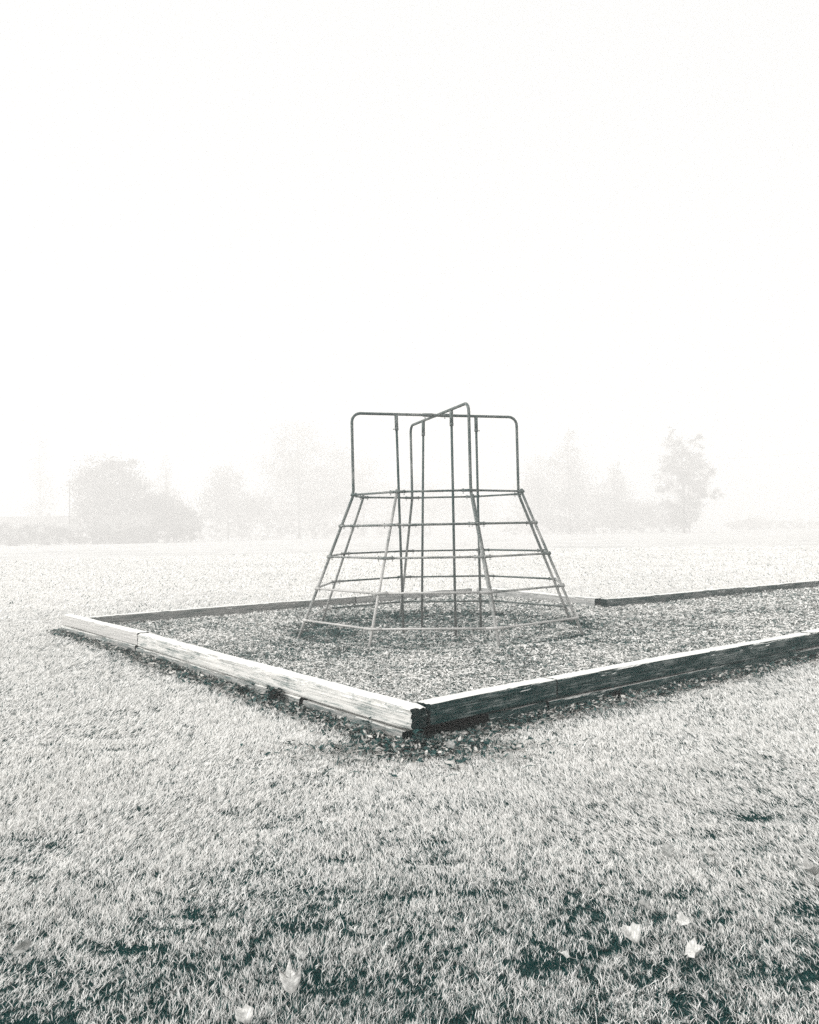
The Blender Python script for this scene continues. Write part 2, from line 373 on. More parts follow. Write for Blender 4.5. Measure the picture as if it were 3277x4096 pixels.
# mulch sheet
mxs = np.arange(-5.6, 13.4, 0.07); mys = np.arange(5.6, 20.8, 0.07)
MX, MY = np.meshgrid(mxs, mys); idx = np.arange(MX.size).reshape(MX.shape)
Q = np.stack([idx[:-1, :-1], idx[:-1, 1:], idx[1:, 1:], idx[1:, :-1]], -1).reshape(-1, 4)
cxm = (MX[:-1, :-1]+MX[1:, 1:])/2; cym = (MY[:-1, :-1]+MY[1:, 1:])/2
def inset_ok(x, y, d=0.045):
    ok = in_poly(x, y, PIT)
    for i in range(len(PIT)): ok &= seg_dist(x, y, PIT[i], PIT[(i+1) % len(PIT)])[0] > d
    return ok
keep = inset_ok(cxm, cym).ravel()
Q = Q[keep]; used = np.unique(Q); remap = np.full(MX.size, -1); remap[used] = np.arange(len(used))
V = np.stack([MX, MY, mulch_z(MX, MY)], -1).reshape(-1, 3)[used]
tag(np_mesh('mulch_bed', V, quads=remap[Q], mat=M_MULCH, smooth=True), kind='structure')

# ------------------------------------------------------------------ wood chips on the bed
def chips(n0, d0):
    xs = rng.uniform(-5.3, 12.5, 5200000); ys = rng.uniform(5.8, 20.2, xs.size)
    d = np.hypot(xs, ys); area = 17.8*14.4
    p = n0*np.minimum(1, (d0/d)**2)*area/xs.size
    k = (rng.random(xs.size) < p) & (np.abs(xs/ys) < 0.75); xs, ys, d = xs[k], ys[k], d[k]
    k = inset_ok(xs, ys, 0.10); xs, ys, d = xs[k], ys[k], d[k]
    n = len(xs); g = np.maximum(1, d/d0)**0.8
    L = rng.uniform(0.012, 0.050, n)*g; W = L*rng.uniform(0.12, 0.38, n)
    az = rng.uniform(0, 2*np.pi, n); tl = rng.normal(0, 0.30, n); rl = rng.normal(0, 0.45, n)
    ux = np.stack([np.cos(az)*np.cos(tl), np.sin(az)*np.cos(tl), np.sin(tl)], -1)
    side = np.stack([-np.sin(az), np.cos(az), np.zeros(n)], -1)
    vx = side*np.cos(rl)[:, None]+np.array([0, 0, 1.0])*np.sin(rl)[:, None]
    c = np.stack([xs, ys, mulch_z(xs, ys)+0.006+rng.uniform(0, 0.012, n)*g], -1)
    bend = np.array([0, 0, 1.0])*(L*rng.uniform(-0.1, 0.25, n))[:, None]
    hl, hw = (L/2)[:, None], (W/2)[:, None]
    P = [c-ux*hl-vx*hw*0.6, c-ux*hl*0.9+vx*hw*0.7, c+bend-vx*hw, c+bend+vx*hw, c+ux*hl-vx*hw*0.5, c+ux*hl*0.95+vx*hw*0.4]
    V = np.stack(P, 1).reshape(-1, 3); b = (np.arange(n)*6)[:, None]
    Q = np.concatenate([b+np.array([[0, 2, 3, 1]]), b+np.array([[2, 4, 5, 3]])])
    r = np.hypot(xs-CX, ys-CY)
    dark = 1.1*np.exp(-((r-1.93)/0.15)**2)*np.clip(fbm(xs*2.3, ys*2.3, 33, 2)*2.6-0.55, 0.3, 1)+0.7*np.exp(-((r-1.45)/0.16)**2)*np.clip(fbm(xs*2, ys*2, 35, 2)*2.4-0.8, 0, 1)+0.16*(r < 1.9)  # scuffed rings, plus the frame's shade painted into the chips inside it
    for i_ in range(8):      # contact shade painted into the chips round every foot
        a_ = -0.0892-math.pi*5/8+i_*math.pi/4
        dark = dark+1.0*np.exp(-(((xs-CX-1.99*math.cos(a_))/0.13)**2+((ys-CY-1.99*math.sin(a_))/0.13)**2))
    patch = (fbm(xs*1.1, ys*1.1, 55, 3)-0.5)*0.6+(fbm(xs*6, ys*6, 58, 2)-0.5)*0.55+0.10*np.clip((r-2.3)/0.8, 0, 1)
    t = np.clip(rng.beta(1.3, 0.9, n)+patch-dark*0.6+0.08, 0, 1)
    o = np_mesh('wood_chips', V, quads=Q, mat=M_CHIP, tone=np.repeat(t, 6))
    tag(o, 'loose pale and dark wood chips covering the bed inside the timber border', 'wood chips', kind='stuff')
chips(5000, 7.0)

# ------------------------------------------------------------------ grass
def grass_blades(name, n_target, dens, dmin, dmax, label):
    # sample in polar coordinates so that density falls as 1/d^2
    n = n_target
    d = dmin*(dmax/dmin)**rng.random(n)
    if dmax < 20: th = rng.uniform(-1, 1, n)*(0.78+0.45*np.clip((4.2-d)/1.5, 0, 1))
    else: th = rng.uniform(-0.66, 0.66, n)
    x = d*np.sin(th); y = d*np.cos(th)
    tuft = 4                                    # blades stand in small tufts that share their lean
    m_ = n//tuft
    tx, ty, td = np.repeat(x[:m_], tuft), np.repeat(y[:m_], tuft), np.repeat(d[:m_], tuft)
    n = m_*tuft; sp_ = 0.0055*np.maximum(1, td/3.0)**0.9
    x = tx+rng.normal(0, 1, n)*sp_; y = ty+rng.normal(0, 1, n)*sp_; d = np.hypot(x, y)
    tr1, tr2, tr3 = (np.repeat(rng.normal(0, 1, m_), tuft) for _ in range(3))
    # clumping
    c1 = fbm(x*4.5, y*4.5, 71, 3); c2 = fbm(x*34, y*34, 81, 2)*0.75+0.25*fbm(x*11, y*11, 83, 1); c3 = fbm(x*0.8, y*0.8, 91, 3)
    hol = np.zeros(n)
    for hx, hy, rx, ry, dp in HOLLOWS: hol = np.maximum(hol, np.exp(-((x-hx)/rx/1.1)**2-((y-hy)/ry/1.5)**2)*np.clip(2.6*c2-0.55, 0, 1.2))
    near = np.clip((6.2-d)/3.4, 0, 1)
    prob = 1-(0.25*near)*np.clip((0.42-c1)*5, 0, 1)-(0.95*(0.25+0.75*near))*np.clip((0.485+0.045*np.clip((4.2-d)/1.5, 0, 1)-c2)*7, 0, 1)-0.42*hol
    low = rng.random(n) > prob          # gaps: only short dark undergrowth stands there
    k = ~(low & (rng.random(n) < 0.22))
    k &= ~in_poly(x, y, PIT)
    for a, b, w in ((LC, LJ, .13), (LJ, LN, .10), (LN, RN, .10), (RN, RJ2, .06), (RJ2, REND, .06)):
        dd, s = seg_dist(x, y, a, b)
        k &= (dd > w) | (rng.random(n) < 0.12)
        edge = 0.22+0.30*fbm(x*2.5, y*2.5, 101, 2)
        k &= (dd > edge) | (rng.random(n) < 0.5)
    dd, s = seg_dist(x, y, LN, RN); k &= (dd > 0.42+0.5*(fbm(x*3, y*3, 7, 2)-.5)) | (rng.random(n) < 0.4)
    for a, b in ((BI, FC), (FR, FREND), (FC, SE)):
        dd, s = seg_dist(x, y, a, b); k &= dd > 0.17
    x, y, d, c1, c2, c3, hol, near, low, tr1, tr2, tr3 = (q[k] for q in (x, y, d, c1, c2, c3, hol, near, low, tr1, tr2, tr3)); n = len(x)
    g = np.maximum(1, d/3.0)
    H = rng.uniform(0.017, 0.037, n)*(0.75+0.5*c1)*g**0.28*(1-0.45*hol)*np.where(low, 0.62, 1.0)*np.where(rng.random(n) < 0.05, 1.6, 1.0)
    W = rng.uniform(0.0018, 0.0035, n)*g**0.93
    # lie of the grass: swept towards the middle, with local swirls
    sw = (fbm(x*0.9, y*0.9, 111, 2)-0.5)*5.0
    dirx = -0.55*np.clip(x+0.4, -2, 2)+0.9*np.sin(sw)*0.6; diry = 0.45+0.5*np.cos(sw*1.3)*0.5
    lean = 0.55+0.5*fbm(x*3, y*3, 121, 2)
    flat = np.clip(fbm(x*1.7+5, y*1.7, 131, 3)*3-1.45, 0, 1)      # trodden patches lie flatter and more tangled
    js = 0.42+0.5*flat
    dx = dirx*lean*(0.75+0.6*flat)+(0.85*tr1+0.5*rng.normal(0, 1, n))*js; dy = diry*lean*(0.6+0.5*flat)+(0.85*tr2+0.5*rng.normal(0, 1, n))*js
    nl = np.sqrt(dx*dx+dy*dy+1)
    up = np.stack([dx/nl, dy/nl, 1/nl], -1)
    tipd = np.stack([dx*1.9, dy*1.9, np.full(n, 0.75)], -1); tipd /= np.linalg.norm(tipd, axis=1)[:, None]
    a = rng.normal(0, 0.7, n)
    sd = np.stack([np.cos(a), np.sin(a), np.zeros(n)], -1)
    base = np.stack([x, y, ground_z(x, y)-0.004], -1)
    mid = base+up*(H*0.55)[:, None]; tip = mid+tipd*(H*0.5)[:, None]
    hw = (W/2)[:, None]
    V = np.stack([base-sd*hw, base+sd*hw, mid-sd*hw*0.85, mid+sd*hw*0.85, tip], 1).reshape(-1, 3)
    b = (np.arange(n)*5)[:, None]
    Q = b+np.array([[0, 1, 3, 2]]); T = b+np.array([[2, 3, 4]])
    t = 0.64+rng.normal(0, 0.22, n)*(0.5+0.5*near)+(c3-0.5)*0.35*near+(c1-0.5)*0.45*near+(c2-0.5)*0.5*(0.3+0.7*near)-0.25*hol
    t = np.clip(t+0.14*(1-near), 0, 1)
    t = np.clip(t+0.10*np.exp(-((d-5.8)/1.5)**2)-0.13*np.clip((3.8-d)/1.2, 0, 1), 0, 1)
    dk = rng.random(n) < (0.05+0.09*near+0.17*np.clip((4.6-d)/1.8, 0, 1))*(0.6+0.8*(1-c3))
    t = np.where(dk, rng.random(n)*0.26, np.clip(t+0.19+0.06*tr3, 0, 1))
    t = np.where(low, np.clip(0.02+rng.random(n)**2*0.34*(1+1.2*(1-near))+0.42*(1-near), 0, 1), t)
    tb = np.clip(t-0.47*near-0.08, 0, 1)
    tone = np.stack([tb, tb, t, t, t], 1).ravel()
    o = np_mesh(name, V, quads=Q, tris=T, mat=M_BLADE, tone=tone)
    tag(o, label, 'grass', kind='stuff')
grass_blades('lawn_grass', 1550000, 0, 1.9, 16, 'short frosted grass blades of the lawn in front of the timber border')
grass_blades('field_grass', 360000, 0, 16, 60, 'pale frosted grass of the open field beyond the timber bed')

# ------------------------------------------------------------------ timbers
def timber(name, a, b, ztop, label, mat, side=1, w=0.15, h=0.155, sag=0.004, rag=0.004, ragend=0.0, seed=0, cat='timber', group=None, tilt=0.0):
    """a->b is the visible top edge; side=+1 puts the body to the left of a->b"""
    ax, ay = a; bx, by = b; L = math.hypot(bx-ax, by-ay); ang = math.atan2(by-ay, bx-ax)
    n = max(6, int(L/0.035)); xs = np.linspace(0, L, n)
    # cross-section: rounded rectangle
    prof = []
    cr = 0.012; m = 9
    y0, y1 = (0, w) if side > 0 else (-w, 0)
    def edge(p, q, k): return [(p[0]+(q[0]-p[0])*i/k, p[1]+(q[1]-p[1])*i/k) for i in range(k)]
    pts = [(y0, -cr), (y0+cr*.35, -cr*.3), (y0+cr, 0), (y1-cr, 0), (y1-cr*.35, -cr*.3), (y1, -cr), (y1, -h+cr), (y1-cr, -h), (y0+cr, -h), (y0, -h+cr)]
    for i in range(len(pts)):
        p, q = pts[i], pts[(i+1) % len(pts)]
        prof += edge(p, q, m if math.dist(p, q) > 0.05 else 1)
    prof = np.array(prof); k = len(prof)
    Y = np.tile(prof[:, 0], (n, 1)); Z = np.tile(prof[:, 1], (n, 1)); X = np.tile(xs[:, None], (1, k)).astype(float)
    arc = np.arange(k)[None, :]*np.ones((n, 1))
    nz = fbm(X*1.2, arc*0.7, seed+200, 3)-0.5; nf = fbm(X*2.5, arc*3.0, seed+300, 2)-0.5; nh = fbm(X*24, arc*1.9, seed+400, 2)-0.5
    cy_ = (y0+y1)/2
    ry = np.sign(Y-cy_); rz = np.sign(Z+h/2)
    amp = rag*2.2*nz+rag*1.3*nf+rag*0.8*nh
    Y = Y+(np.abs(Y-cy_) > w*0.47)*ry*amp; Z = Z+((np.abs(Z+h/2) > h*0.46))*rz*amp
    # chipped arris
    corner = (np.abs(Y-cy_) > w*0.42) & (Z > -0.03)
    chip = np.clip(fbm(X*5, X*0+seed, seed+500, 3)-0.56, 0, 1)*0.09
    Z = Z-corner*chip*0.8; Y = Y-corner*ry*chip*0.6
    Z = Z+sag*np.sin(X/L*math.pi*1.5+seed)+tilt*(X/L-0.5)
    Y = Y+0.006*np.sin(X/L*math.pi+seed*1.7)
    if ragend:
        e = np.clip(1-X/0.16, 0, 1) if ragend > 0 else np.clip(1-(L-X)/0.16, 0, 1)
        rr = fbm(arc*0.55, X*9, seed+600, 3)-0.5
        X = X+abs(ragend)*0.9*(fbm(arc*0.5, arc*0, seed+640, 3)-0.4)*(e > 0.75)*(1 if ragend > 0 else -1)
        Y = Y-ry*e**2*abs(ragend)*(0.25+rr*0.8); Z = Z-rz*e**2*abs(ragend)*(0.25+rr*0.8)
    V = np.stack([X, Y, Z], -1).reshape(-1, 3)
    F = []
    for i in range(n-1):
        for j in range(k):
            j2 = (j+1) % k; q = (i*k+j, i*k+j2, (i+1)*k+j2, (i+1)*k+j)
            F.append(q if side < 0 else q)
    # end caps with their own vertices (end grain)
    Vl = [tuple(v) for v in V]
    for e, row in ((0, 0), (1, n-1)):
        ring = [V[row*k+j] for j in range(k)]; o = len(Vl); Vl += [tuple(v) for v in ring]
        c = np.mean(ring, 0); ins = [tuple(c+(v-c)*0.55+np.array([0.0006*math.sin(j*2.3), 0, 0])) for j, v in enumerate(ring)]
        oi = len(Vl); Vl += ins; oc = len(Vl); Vl.append(tuple(c))
        for j in range(k):
            j2 = (j+1) % k
            f1 = (o+j, oi+j, oi+j2, o+j2); f2 = (oi+j, oc, oi+j2)
            F.append(f1 if e else f1[::-1]); F.append(f2 if e else f2[::-1])
    o = mesh_obj(name, Vl, F, mat)
    import bmesh
    bm = bmesh.new(); bm.from_mesh(o.data); bmesh.ops.recalc_face_normals(bm, faces=bm.faces); bm.to_mesh(o.data); bm.free()
    o.data.polygons.foreach_set('use_smooth', [False]*len(o.data.polygons))
    o.location = (ax, ay, ztop); o.rotation_euler = (0, 0, ang)
    tag(o, label, cat, group)
    return o
def lerp(a, b, t): return (a[0]+(b[0]-a[0])*t, a[1]+(b[1]-a[1])*t)
def off(a, b, d):   # shift both points to the left of a->b by d
    L = math.hypot(b[0]-a[0], b[1]-a[1]); nx_, ny_ = -(b[1]-a[1])/L*d, (b[0]-a[0])/L*d
    return (a[0]+nx_, a[1]+ny_), (b[0]+nx_, b[1]+ny_)
GR = 'timbers of the border round the wood chip bed'
# near-left edge (a->b runs towards the camera, body to the left = inside the pit)
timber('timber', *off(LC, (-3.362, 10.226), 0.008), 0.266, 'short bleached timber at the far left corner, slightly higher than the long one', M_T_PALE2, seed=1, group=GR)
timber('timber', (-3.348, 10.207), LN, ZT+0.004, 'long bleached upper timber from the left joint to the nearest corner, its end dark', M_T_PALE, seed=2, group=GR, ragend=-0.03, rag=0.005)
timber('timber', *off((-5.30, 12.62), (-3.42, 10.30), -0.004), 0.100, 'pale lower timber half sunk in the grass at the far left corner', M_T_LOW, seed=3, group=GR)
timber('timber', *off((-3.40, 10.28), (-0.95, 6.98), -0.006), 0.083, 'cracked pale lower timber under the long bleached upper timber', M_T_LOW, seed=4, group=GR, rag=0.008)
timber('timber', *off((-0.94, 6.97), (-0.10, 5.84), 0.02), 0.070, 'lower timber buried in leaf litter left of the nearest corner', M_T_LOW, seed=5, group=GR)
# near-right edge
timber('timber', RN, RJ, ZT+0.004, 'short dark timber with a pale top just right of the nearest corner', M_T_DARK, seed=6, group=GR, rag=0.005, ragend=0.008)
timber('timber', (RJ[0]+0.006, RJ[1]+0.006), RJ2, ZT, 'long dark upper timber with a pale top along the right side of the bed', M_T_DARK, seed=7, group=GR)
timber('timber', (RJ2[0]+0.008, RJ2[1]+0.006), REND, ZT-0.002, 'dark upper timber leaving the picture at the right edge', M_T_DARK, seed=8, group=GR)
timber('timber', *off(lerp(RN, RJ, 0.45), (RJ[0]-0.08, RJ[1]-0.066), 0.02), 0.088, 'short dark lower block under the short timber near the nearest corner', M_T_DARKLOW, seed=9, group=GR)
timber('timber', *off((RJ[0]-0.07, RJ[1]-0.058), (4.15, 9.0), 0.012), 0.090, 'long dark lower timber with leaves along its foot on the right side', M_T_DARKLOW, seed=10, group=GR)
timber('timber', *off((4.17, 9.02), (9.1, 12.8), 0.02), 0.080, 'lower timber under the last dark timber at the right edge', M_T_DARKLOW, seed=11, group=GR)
# far-left edge: visible inner edge, body behind (left of a->b)
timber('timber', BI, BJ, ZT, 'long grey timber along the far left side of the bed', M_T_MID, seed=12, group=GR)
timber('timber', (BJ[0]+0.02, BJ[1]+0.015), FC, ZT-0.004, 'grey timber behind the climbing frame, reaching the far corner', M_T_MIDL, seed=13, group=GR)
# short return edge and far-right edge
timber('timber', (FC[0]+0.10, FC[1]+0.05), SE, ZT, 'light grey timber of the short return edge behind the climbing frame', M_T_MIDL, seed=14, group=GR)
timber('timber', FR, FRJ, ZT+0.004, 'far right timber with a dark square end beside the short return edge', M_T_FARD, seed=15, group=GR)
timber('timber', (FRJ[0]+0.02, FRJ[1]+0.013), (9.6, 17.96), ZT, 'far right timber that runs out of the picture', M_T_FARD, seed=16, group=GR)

# ------------------------------------------------------------------ soil strip and litter outside the near timbers
def strip(name, pts, wfun, mat, z=0.012):
    V = []; F = []
    n = 160; P = []
    segs = [(pts[i], pts[i+1]) for i in range(len(pts)-1)]
    tot = sum(math.dist(a, b) for a, b in segs)
    for i in range(n+1):
        s = tot*i/n
        for a, b in segs:
            l = math.dist(a, b)
            if s <= l+1e-6: break
            s -= l
        p = lerp(a, b, s/l); P.append((p, ((b[1]-a[1])/l, -(b[0]-a[0])/l), tot*i/n))
    for p, nrm, s in P:
        w = wfun(s)
        for j in range(6):
            t = -0.10+(w+0.10)*j/5
            x, y = p[0]+nrm[0]*t, p[1]+nrm[1]*t
            V.append((x, y, float(ground_z(np.array(x), np.array(y)))+(z if j < 5 else -0.01)))
    for i in range(n):
        for j in range(5): F.append((i*6+j, i*6+j+1, (i+1)*6+j+1, (i+1)*6+j))
    return mesh_obj(name, V, F, mat)
path = [LC, LJ, LN, (0.05, 5.70), RN, RJ2, REND]
# note: outer side is to the right when walking LC->LN->REND
def wf(s):
    return 0.06+0.18*float(fbm(np.array(s*2.3), np.array(0.3), 141, 3))+0.10*math.exp(-((s-8.65)/0.5)**2)
tag(strip('bare_soil', path, wf, M_SOIL), kind='structure')

def leaf_litter():
    n = 11500; segs = [(LC, LJ), (LJ, LN), (RN, RJ2), (RJ2, REND)]
    X = []; Yy = []; Sz = []
    lens = [math.dist(a, b) for a, b in segs]; wts = np.array([0.5, 2.0, 2.0, 0.8]); wts = wts/wts.sum()
    for (a, b), L, w in zip(segs, lens, wts):
        k = int(n*w); t = rng.random(k)
        d = np.abs(rng.normal(0.03, 0.095, k))+0.02
        nx_, ny_ = (b[1]-a[1])/L, -(b[0]-a[0])/L
        X.append(a[0]+(b[0]-a[0])*t+nx_*d); Yy.append(a[1]+(b[1]-a[1])*t+ny_*d)
    k = 1700; r = np.abs(rng.normal(0, 0.27, k)); a = rng.uniform(-math.pi*1.02, 0.02*math.pi, k)
    X.append(0.05+r*np.cos(a)*1.5); Yy.append(5.72+r*np.sin(a)*0.9)
    x = np.concatenate(X); y = np.concatenate(Yy)
    ok = ~in_poly(x, y, PIT); x, y = x[ok], y[ok]; n = len(x)
    R = rng.uniform(0.005, 0.019, n)*(1+0.04*y)
    az = rng.uniform(0, 2*np.pi, n); tl = rng.normal(0, 0.5, n); rl = rng.normal(0, 0.5, n); cu = rng.uniform(-0.5, 0.9, n)
    ux = np.stack([np.cos(az)*np.cos(tl), np.sin(az)*np.cos(tl), np.sin(tl)], -1)
    sd = np.stack([-np.sin(az)*np.cos(rl), np.cos(az)*np.cos(rl), np.sin(rl)], -1)
    up = np.cross(ux, sd)
    c = np.stack([x, y, ground_z(x, y)+0.018+rng.uniform(0, 0.03, n)], -1)
    m = 6; ang = np.arange(m)*2*np.pi/m
    V = [c]
    for q in ang:
        rr = R*(1+0.35*np.cos(2*q)+rng.uniform(-0.25, 0.25, n))
        V.append(c+ux*(rr*np.cos(q))[:, None]+sd*(rr*np.sin(q)*0.75)[:, None]+up*(rr*cu*abs(math.sin(q))*0.8)[:, None])
    V = np.stack(V, 1).reshape(-1, 3); b = (np.arange(n)*7)[:, None]
    T = np.concatenate([b+np.array([[0, 1+j, 1+(j+1) % m]]) for j in range(m)])
    t = np.clip(rng.beta(0.9, 1.1, n), 0, 1)
    o = np_mesh('leaf_litter', V, tris=T, mat=M_LITTER, tone=np.repeat(t, 7))
    tag(o, 'crumpled dead leaves heaped along the foot of the near timbers', 'leaf litter', kind='stuff')
leaf_litter()

def dead_stems():
    """tangled dry straw lying in the litter"""
    n = 5200
    s = rng.random(n); x = np.where(rng.random(n) < 0.45, -3.3+3.3*s, 4.5*s); y = np.where(x < 0, 5.75-x*1.345, 5.75+x*0.76)
    dd = np.abs(rng.normal(0, 0.16, n)); x = x+np.where(x < 0, -0.8, 0.6)*dd; y = y-np.where(x < 0, 0.6, 0.8)*dd
    j = rng.random(n) < 0.35; r = np.abs(rng.normal(0, 0.4, n)); a = rng.uniform(-math.pi, 0, n)
    x = np.where(j, 0.05+1.5*r*np.cos(a), x); y = np.where(j, 5.75+0.9*r*np.sin(a), y)
    ok = ~in_poly(x, y, PIT); x, y = x[ok], y[ok]; n = len(x)
    L = rng.uniform(0.03, 0.11, n); az = rng.uniform(0, 2*np.pi, n); el = rng.uniform(-0.05, 0.7, n)
    p0 = np.stack([x, y, ground_z(x, y)+0.012], -1)
    d = np.stack([np.cos(az)*np.cos(el), np.sin(az)*np.cos(el), np.sin(el)], -1)
    p1 = p0+d*(L*0.5)[:, None]; d2 = d.copy(); d2[:, 2] -= 0.5; p2 = p1+d2*(L*0.5)[:, None]
    w = np.array([0, 0, 1.0])*0.0018+np.stack([-np.sin(az), np.cos(az), np.zeros(n)], -1)*0.0016
    V = np.stack([p0-w, p0+w, p1-w, p1+w, p2-w*.5, p2+w*.5], 1).reshape(-1, 3); b = (np.arange(n)*6)[:, None]
    Q = np.concatenate([b+np.array([[0, 1, 3, 2]]), b+np.array([[2, 3, 5, 4]])])
    o = np_mesh('dry_straw', V, quads=Q, mat=M_LITTER, tone=np.repeat(np.clip(rng.beta(2.2, 1.2, n), 0, 1), 6))
    tag(o, 'tangled dry straw and stems round the foot of the near timbers', 'straw', kind='stuff')
dead_stems()

# ------------------------------------------------------------------ weeds against the timbers
def weed(x, y, h, nst, leafy, label, seed, lean=0.25):
    rs = random.Random(seed)
    z0 = float(ground_z(np.array(x), np.array(y)))
    root = empty('weed_plant', (x, y, z0)); tag(root, label, 'weed', 'weeds growing against the timber border')
    geos = []; LV = []; LF = []; tone = []
    for s in range(nst):
        a = rs.uniform(0, 6.28); l = rs.uniform(0.1, 1)*lean; hh = h*rs.uniform(0.55, 1.0)
        pts = [(0.02*math.cos(a), 0.02*math.sin(a), -0.01)]
        for q in (0.35, 0.7, 1.0):
            pts.append((math.cos(a)*l*q*q*hh*2+rs.uniform(-.004, .004), math.sin(a)*l*q*q*hh*2, hh*q*(1-0.12*q)))
        geos.append(tube_geo(pts, [0.0022, 0.0019, 0.0015, 0.0009], 5))
        for j in range(leafy):
            q = rs.uniform(0.15, 1.0); i = min(2, int(q*3)); f = q*3-i
            p = Vector(pts[i]).lerp(Vector(pts[i+1]), f)
            az = rs.uniform(0, 6.28); el = rs.uniform(-0.2, 0.9); ll = rs.uniform(0.03, 0.065)
            d = Vector((math.cos(az)*math.cos(el), math.sin(az)*math.cos(el), math.sin(el)))
            sd = d.cross(Vector((0, 0, 1))).normalized()*ll*0.32; o = len(LV)
            LV += [p, p+d*ll*0.5+sd, p+d*ll*0.5-sd, p+d*ll-Vector((0, 0, ll*0.25))]; LF += [(o, o+2, o+3, o+1)]
            tone += [rs.betavariate(1.0, 3.0)]*4
    v, f = merge(geos); st = mesh_obj('stem', v, f, M_WEED, root)
    at = st.data.attributes.new('tone', 'FLOAT', 'POINT'); at.data.foreach_set('value', [0.75]*len(v))
    if LV:
        fo = mesh_obj('foliage', LV, LF, M_WEED, root)
        at = fo.data.attributes.new('tone', 'FLOAT', 'POINT'); at.data.foreach_set('value', tone)
weed(-1.20, 7.16, 0.16, 16, 16, 'dense dark leafy weed halfway along the long bleached timber', 1, 0.35)
weed(-1.55, 7.62, 0.10, 9, 12, 'low dark weed left of the dense leafy weed by the long bleached timber', 2, 0.4)
weed(-1.36, 7.28, 0.19, 2, 3, 'single thin upright stem with curled tips before the bleached timber', 3, 0.08)
weed(-0.32, 5.98, 0.17, 8, 3, 'tall wispy dry weed against the bleached timber just left of the nearest corner', 4, 0.2)
weed(0.04, 5.62, 0.16, 9, 4, 'spiky weed in front of the dark gap at the nearest corner', 5, 0.25)
weed(-2.45, 8.82, 0.09, 9, 10, 'low spreading weed by the lower timber near the left joint', 6, 0.5)
weed(-3.45, 10.12, 0.11, 8, 8, 'small dark weed at the joint of the two left timbers', 7, 0.4)
weed(1.72, 7.05, 0.13, 10, 12, 'bushy weed at the foot of the long dark timber right of the joint', 8, 0.35)
weed(2.75, 7.80, 0.15, 4, 4, 'thin forked sprig before the middle of the long dark timber', 9, 0.2)
weed(4.02, 8.72, 0.19, 5, 5, 'tall pale sprig near the right end of the long dark timber', 10, 0.2)
weed(4.25, 8.90, 0.10, 10, 12, 'dark weed clump at the joint of the right timbers', 11, 0.4)
weed(0.75, 6.22, 0.08, 8, 8, 'short weed by the short dark timber right of the nearest corner', 12, 0.4)

